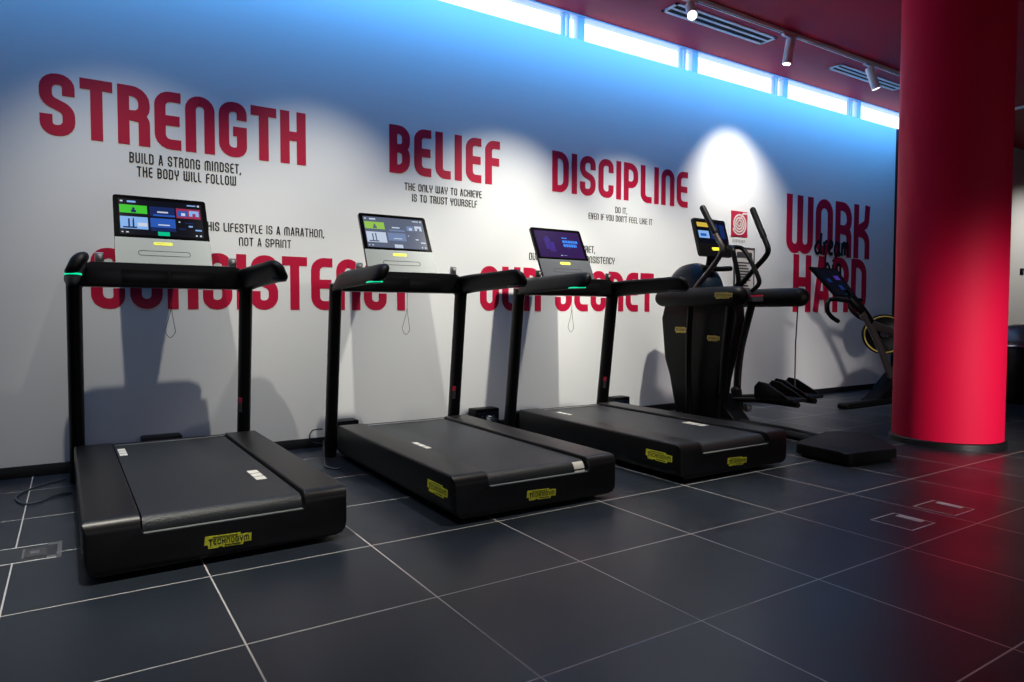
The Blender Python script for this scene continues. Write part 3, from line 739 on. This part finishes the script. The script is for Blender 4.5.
# ------------------------------------------------------------------ exercise bike behind the column
bk = thing('exercise_bike', 'black exercise bike with a yellow-ringed flywheel, half hidden behind the column', 'exercise bike', (7.6, 4.05, 0))
BK = Vector((7.6, 4.05, 0))
def bt(name, pts, r, m, n=14, sm=True, rnd=False, parent=None, side=None):
    P = [Vector(p) - BK for p in pts]
    return MB().tube(smooth_path(P) if sm else P, r, n, round_ends=rnd, side=side).build(name, m, parent or bk)
fw = Vector((7.76, 4.2, .712)) - BK
fa = Vector((-.80, -.60, 0)).normalized(); fb = Vector((0, 0, 1)).cross(fa)
MB().lathe([(0, -.05), (.19, -.05), (.228, -.035), (.228, .035), (.19, .05), (0, .05)], fw, fa, 48).build('flywheel', M['gloss'], bk)
rg = MB().tube([fw + fa * .052 + fb * (.205 * math.cos(2 * PI * k / 48)) + Vector((0, 0, .205 * math.sin(2 * PI * k / 48))) for k in range(48)], .0085, 8, closed=True).build('flywheel_ring', M['ring'], bk)
MB().lathe([(.045, 0), (.045, .05), (.035, .072), (0, .075)], fw, fa, 24).build('hub', M['grey'], bk)
bt('fork', [(6.86, 3.95, .95), (7.0, 3.95, .85), (7.27, 3.95, .53), (7.53, 3.95, .16)], [(.045, .03)] * 19, M['frame'], 14, side=(1, 0, .4))
bt('top_tube', [(7.0, 3.95, .85), (7.40, 3.95, .76), (7.9, 3.98, .68)], [(.045, .028)] * 13, M['frame'], 14, side=(0, 0, 1))
bt('head_stem', [(6.76, 4.02, 1.11), (6.82, 3.98, 1.04), (6.90, 3.96, .97), (7.02, 3.95, .86)], [(.05, .04)] * 19, M['black'], 14, side=(1, 0, 1))
bt('handlebar', [(6.52, 4.00, .87), (6.40, 4.00, .92), (6.33, 4.00, .99), (6.35, 4.00, 1.07), (6.45, 4.02, 1.09), (6.62, 4.03, 1.085), (6.76, 4.03, 1.07), (6.78, 4.02, 1.0), (6.86, 4.0, .93), (6.98, 3.98, .88)], .022, M['rubber'], 12, rnd=True)
ux = Vector((1, 0, -.02)).normalized(); vz = Vector((-.50, .05, .50)).normalized()
bs = MB()
q = [Vector(p) - BK for p in ((6.735, 4.14, 1.128), (7.10, 4.13, 1.112), (6.875, 4.24, 1.425), (6.42, 4.25, 1.43))]
nrm = (q[1] - q[0]).cross(q[3] - q[0]).normalized()
if nrm.y > 0: nrm = -nrm
va = [bs.bm.verts.new(p) for p in q]; vb = [bs.bm.verts.new(p - nrm * .03) for p in q]
bs.face(va); bs.face(list(reversed(vb)))
for i in range(4): bs.face([va[i], vb[i], vb[(i + 1) % 4], va[(i + 1) % 4]])
bso = bs.build('console', M['gloss'], bk, smooth=False)
def bq(a, b, o): return q[0].lerp(q[1], a).lerp(q[3].lerp(q[2], a), b) + nrm * o
keys = []; mb = MB()
for (a, b_, c, d, key, lay) in [(.05, .95, .06, .95, 's_dark', 1), (.60, .80, .60, .74, 's_violet', 2), (.50, .66, .26, .42, 's_navy', 2), (.2, .36, .5, .62, 's_navy', 2), (.55, .68, .09, .13, 's_tealdim', 2)]:
    if key not in keys: keys.append(key)
    mb.mi = keys.index(key)
    f0 = [mb.bm.verts.new(bq(*p, .0006 * lay)) for p in ((a, c), (b_, c), (b_, d), (a, d))]
    f1 = [mb.bm.verts.new(bq(*p, .0006 * lay - .0005)) for p in ((a, c), (b_, c), (b_, d), (a, d))]
    mb.face(f0); mb.face(list(reversed(f1)))
    for i in range(4): mb.face([f0[i], f1[i], f1[(i + 1) % 4], f0[(i + 1) % 4]])
mb.build('display', [M[k] for k in keys], bso, smooth=False, label='lit display')
bt('console_arm', [(6.92, 4.18, 1.20), (6.98, 4.15, 1.12), (7.08, 4.10, 1.09)], [(.06, .02)] * 13, M['black'], 12)
MB().prism([(-.62, .03), (.60, .03), (.55, .28), (.25, .40), (-.05, .36), (-.30, .14)], (0, -.19, 0), (1, 0, 0), (0, 0, 1), (0, 1, 0), .18, .03, 3, True).build('base_cover', M['black'], bk)
MB().box(-1.22, .2, -.26, -.14, .0, .055, .02, 3).build('floor_rail', M['black'], bk)
MB().box(.15, .95, -.30, .14, .0, .05, .015).build('floor_rail', M['black'], bk)
bt('seat_post', [(8.35, 4.05, .30), (8.42, 4.05, .62), (8.48, 4.05, .95)], .032, M['black'], 12, sm=False)
MB().lathe([(0, .05), (.08, .045), (.12, .01), (.10, -.03), (0, -.04)], Vector((8.48, 4.05, .99)) - BK, (0, 0, 1), 24).build('saddle', M['rubber'], bk)

# dark domed equipment right of the column
eq = thing('balance_dome', 'dark grey domed gym apparatus on a black stand, just right of the column', 'gym equipment', (8.62, 3.12, 0))
MB().lathe([(.30, 0), (.34, .03), (.36, .30), (.36, .56), (.34, .60), (0, .60)], (0, 0, 0), n=40).build('stand', M['gloss'], eq)
MB().lathe([(.365, .60), (.368, .61), (.365, .62), (.3, .622)], (0, 0, 0), n=40).build('rim', M['chrome'], eq)
MB().lathe([(.34, .62), (.355, .66), (.32, .74), (.22, .81), (.10, .84), (0, .845)], (0, 0, 0), n=40).build('dome', M['dome'], eq)

# ------------------------------------------------------------------ wall power boxes
def power_box(X_, label, cables, hw=.11):
    p = thing('power_box', label, 'power socket box', (X_, YW - .075, 0), 0, 'power boxes along the wall')
    MB().box(-hw, hw, -.045, .072, .0, .185, .008).build('housing', M['black'], p)
    MB().box(-hw + .018, hw - .018, -.049, -.043, .07, .155, .003).build('socket_plate', M['blue'], p)
    mb = MB()
    for i, xx in enumerate((-.05, .0, .05)): mb.lathe([(.017, 0), (.017, .004), (.012, .005), (0, .002)], (xx, -.049, .115), (0, -1, 0), 16)
    mb.build('sockets', M['grey'], p)
    if cables:
        MB().box(.0 - .018, .018, -.085, -.052, .09, .13, .008).build('plug', M['white'], p)
        MB().tube(smooth_path([(.0, -.085, .11), (.03, -.12, .09), (.05, -.13, .04), (.12, -.12, .01)]), .005, 8).build('cable', M['cable'], p)
        MB().tube(smooth_path([(-.04, -.05, .115), (-.03, -.10, .13), (.06, -.14, .10), (.14, -.12, .07), (.20, -.10, .02)]), .004, 8).build('cable', M['cord'], p)
power_box(.447, 'black power box behind the leftmost treadmill', False)
power_box(1.61, 'black power box left of the middle treadmill belt end', False, .08)
power_box(2.748, 'black power box with plugged cables between middle and third treadmill', True)
power_box(4.17, 'black power box against the wall behind the third treadmill right post', False, .09)

# loose cables on the floor
tag(MB().tube(smooth_path([(-.02, 4.16, .006), (-.09, 4.144, .006), (-.15, 4.05, .006), (-.206, 4.03, .006), (-.245, 4.12, .006), (-.25, 4.25, .006), (-.17, 4.42, .006), (-.05, 4.52, .006)]), .0045, 8).build('cable', M['cable']), 'thin looped cable on the floor at the left of the leftmost treadmill', 'cable')
tag(MB().tube(smooth_path([(1.34, 4.30, .12), (1.335, 4.28, .06), (1.31, 4.18, .008), (1.275, 4.05, .006), (1.31, 3.96, .006), (1.36, 4.0, .006)]), .005, 8).build('cable', M['cable']), 'pale cable trailing from the left post of the middle treadmill', 'cable')
tag(MB().tube(smooth_path([(1.245, 4.42, .006), (1.20, 4.30, .006), (1.16, 4.15, .006), (1.18, 4.03, .006), (1.235, 3.98, .006)]), .004, 8).build('cable', M['cable']), 'dark cable curled on the floor between first and middle treadmill', 'cable')
tag(MB().tube(smooth_path([(1.455, 4.69, .128), (1.42, 4.69, .128), (1.385, 4.69, .122), (1.365, 4.69, .085), (1.385, 4.69, .04), (1.45, 4.69, .025)]), .0045, 8).build('cable', M['cord']), 'black cable loop standing against the wall beside the middle treadmill left post', 'cable')

# ------------------------------------------------------------------ floor boxes
def floor_box(X0, X1, Y0, Y1, label):
    b = thing('floor_box', label, 'floor socket box', ((X0 + X1) / 2, (Y0 + Y1) / 2, 0), 0, 'floor boxes by the column')
    w, d = (X1 - X0) / 2, (Y1 - Y0) / 2; e = .005
    MB().box(-w, w, -d, -d + e, 0, .002).box(-w, w, d - e, d, 0, .002).box(-w, -w + e, -d, d, 0, .002).box(w - e, w, -d, d, 0, .002).build('lid_frame', M['white_metal'], b, smooth=False)
    MB().box(-w + e, w - e, -d + e, d - e, -.002, .0012).build('lid', M['lidm'], b, smooth=False)
    MB().box(w - .048, w - .008, -d * .55, d * .65, 0, .004, .001).build('lid_handle', M['white_metal'], b, label='bright metal handle strip')
M['lidm'] = mat('slate_lid', (0.024, 0.028, 0.034), 0.35, noise=.3, nscale=6)
M['white_metal'] = mat('bright_metal', (0.92, 0.92, 0.90), 0.4)
floor_box(3.035, 3.235, 1.50, 1.685, 'outlined floor box nearest the camera in front of the column')
floor_box(3.425, 3.625, 1.505, 1.695, 'outlined floor box nearer the red column, beyond its twin')
hb = thing('floor_hatch', 'narrow floor hatch with a metal latch beside the leftmost treadmill', 'floor hatch', (-.155, 3.205, 0))
MB().box(-.9, .10, .098, .102, 0, .0015).box(-.9, .10, -.102, -.098, 0, .0015).build('hatch_frame', M['white_metal'], hb, smooth=False)
MB().box(-.9, .085, -.097, .097, -.002, .001).build('lid', M['lidm'], hb, smooth=False)
MB().box(.088, .103, -.104, .104, 0, .003).box(.055, .09, .075, .10, 0, .003).box(.055, .09, -.10, -.075, 0, .003).build('latch_bracket', M['steel'], hb, smooth=False)
MB().box(-.02, .055, -.055, .055, 0, .0025).build('latch_plate', M['grey'], hb, smooth=False)
MB().box(-.025, -.018, -.06, .06, 0, .003).box(.0, .03, -.02, .02, .0025, .0035).build('latch_edge', M['steel'], hb, smooth=False)

# ------------------------------------------------------------------ ceiling: vents, track and spotlights
def vent(X0, X1, Y0, Y1, label):
    v = thing('ceiling_vent', label, 'ceiling vent', ((X0 + X1) / 2, (Y0 + Y1) / 2, ZC), 0, 'slot vents in the red ceiling')
    w, d = (X1 - X0) / 2, (Y1 - Y0) / 2; e = .028
    MB().box(-w, w, -d, -d + e, -.008, 0).box(-w, w, d - e, d, -.008, 0).box(-w, -w + e, -d, d, -.008, 0).box(w - e, w, -d, d, -.008, 0).build('vent_frame', M['fix'], v, smooth=False)
    MB().box(-w + e, w - e, -d + e, d - e, -.002, 0).build('duct_opening', M['dark'], v, smooth=False)
    MB().box(-w + e, w - e, -.012, .012, -.007, -.001).build('slat', M['fix'], v, smooth=False)
vent(4.30, 5.63, 4.115, 4.30, 'white double-slot ceiling vent beside the leftmost spotlight')
vent(6.76, 8.05, 4.17, 4.32, 'white double-slot ceiling vent nearest the red column')
YT = 3.97
tr = thing('track_rail', 'white lighting track on the red ceiling along the window wall', 'lighting track', (3.0, YT, ZC))
MB().box(-5.5, 6.6, -.018, .018, -.032, 0, .003).build('rail', M['fix'], tr)
MB().box(-5.49, 6.59, -.006, .006, -.0335, -.03).build('conductor_slot', M['dark'], tr, smooth=False)
tr2 = thing('track_rail', 'short stretch of pale lighting track on the ceiling right of the column', 'lighting track', (10.0, 3.6, ZC))
MB().box(-.02, .02, -1.6, .9, -.032, 0, .003).build('rail', M['fix'], tr2)
MB().box(-.006, .006, -1.59, .89, -.0335, -.03).build('conductor_slot', M['dark'], tr2, smooth=False)

def spot(name, loc, target, energy, size, blend=.5, color=(1, .93, .82), radius=.035, parent=None):
    d = bpy.data.lights.new(name, 'SPOT'); d.energy = energy; d.spot_size = math.radians(size); d.spot_blend = blend
    d.color = color; d.shadow_soft_size = radius
    o = bpy.data.objects.new(name, d); COL.objects.link(o); o.location = loc
    o.rotation_euler = (Vector(target) - Vector(loc)).to_track_quat('-Z', 'Y').to_euler()
    return o
def spotlight(label, X_, aim, lit=True):
    s = thing('track_spotlight', label, 'track spotlight', (X_, YT, ZC - .032), 0, 'white spotlights on the track')
    MB().box(-.11, .07, -.017, .017, -.022, -.001, .004).build('adapter', M['fix'], s)
    MB().tube([(0, 0, -.02), (0, 0, -.065)], .012, 12).build('stem', M['fix'], s)
    d = (Vector(aim)).normalized(); c0 = Vector((0, 0, -.06)) - d * .03
    MB().lathe([(0, 0), (.036, 0), (.041, .006), (.041, .225), (.036, .23), (.034, .215), (0, .215)], c0, d, 28).build('lamp_body', M['fix'], s)
    MB().lathe([(0, .221), (.033, .221), (.033, .217), (0, .217)], c0, d, 24).build('lamp_lens', M['lens'], s, label='glowing lens')
    return s, Vector((X_, YT, ZC - .032)) + c0 + d * .24
sA = spotlight('leftmost white track spotlight, its bright lens facing the room', 4.30, (-.50, -.56, -.66))
sB = spotlight('middle white track spotlight hanging straight below the track', 5.62, (-.10, .10, -1))
sC = spotlight('white track spotlight nearest the column, in front of the second vent', 6.95, (.28, -.20, -.95))

# ------------------------------------------------------------------ lights
WARM = (1, .97, .86)
LZ = 3.30
for X_, tx, e in ((.05, .5, 150), (1.45, 1.4, 230), (3.4, 2.7, 470), (4.3, 4.3, 390)):
    spot('track_lamp', (X_, 3.30, LZ + .1), (tx, YW, .25), e, 64, 1, WARM, .03)  # unseen spots without fixtures, assumed off the modelled track to light the wall
spot('track_lamp', sB[1], (5.85, YW, 1.6), 180, 82, 1, (1, .96, .85), .03)
spot('track_lamp', sA[1], (3.3, 1.9, 0), 50, 60, .8, WARM, .03)
spot('track_lamp', sC[1], (7.3, 3.9, 0), 18, 60, .8, WARM, .03)
# unseen room spots, assumed above the machines to light their decks
for X_, e in ((.2, 480), (2.1, 300), (3.5, 220)):
    spot('assumed_room_lamp', (X_, 2.35, 3.4), (X_, 2.9, .15), e, 48, 1, WARM, .05)
def area(name, loc, target, sx, sy, energy, color, spread=180):
    d = bpy.data.lights.new(name, 'AREA'); d.shape = 'RECTANGLE'; d.size = sx; d.size_y = sy; d.energy = energy
    d.color = color; d.spread = math.radians(spread)
    o = bpy.data.objects.new(name, d); COL.objects.link(o); o.location = loc
    o.rotation_euler = (Vector(target) - Vector(loc)).to_track_quat('-Z', 'Y').to_euler()
    return o
# unseen spots added to brighten the column and the far wall
spot('column_fill', (4.0, -1.6, 1.3), (5.45, 2.3, .25), 760, 38, 1, (1, .93, .9), .30)
spot('far_wall_fill', (12.6, 3.2, 3.45), (12.8, YW, 1.2), 170, 80, 1, (1, .96, .88), .05)
# unseen strip light added near the ceiling to wash the upper wall blue
area('blue_wall_fill', (3.2, 4.36, ZC - .012), (3.2, YW, 3.05), 12, .03, 78, (.07, .38, .95), 140)
# weak cool area light added unseen by the windowless front wall, as assumed daylight
area('assumed_daylight_fill', (3.0, YF + .1, 1.7), (3.0, 0, .3), 14, 2.4, 27, (.85, .87, 1.0), 80)

w = bpy.data.worlds.new('sky'); sc.world = w; w.use_nodes = True
w.node_tree.nodes['Background'].inputs[0].default_value = (.80, .90, 1.0, 1)
w.node_tree.nodes['Background'].inputs[1].default_value = 2.6

# ------------------------------------------------------------------ camera
f, yaw, pitch, roll = 680.0, .574, -.0395, .0022
cyw, syw = math.cos(yaw), math.sin(yaw)
fw_ = Vector((syw * math.cos(pitch), cyw * math.cos(pitch), math.sin(pitch)))
r0 = Vector((cyw, -syw, 0)); u0 = r0.cross(fw_)
rr_ = r0 * math.cos(roll) + u0 * math.sin(roll); uu_ = -r0 * math.sin(roll) + u0 * math.cos(roll)
cam = bpy.data.cameras.new('camera'); cam.sensor_width = 36; cam.lens = f / 1024 * 36; cam.clip_start = .05
co = bpy.data.objects.new('camera', cam); COL.objects.link(co)
mx = Matrix((rr_, uu_, -fw_)).transposed().to_4x4(); mx.translation = Vector((0, 0, H))
co.matrix_world = mx
sc.camera = co
sc.view_settings.view_transform = 'Standard'; sc.view_settings.look = 'None'
sc.view_settings.gamma = 1; sc.view_settings.use_curve_mapping = False
sc.view_settings.exposure = 0.0
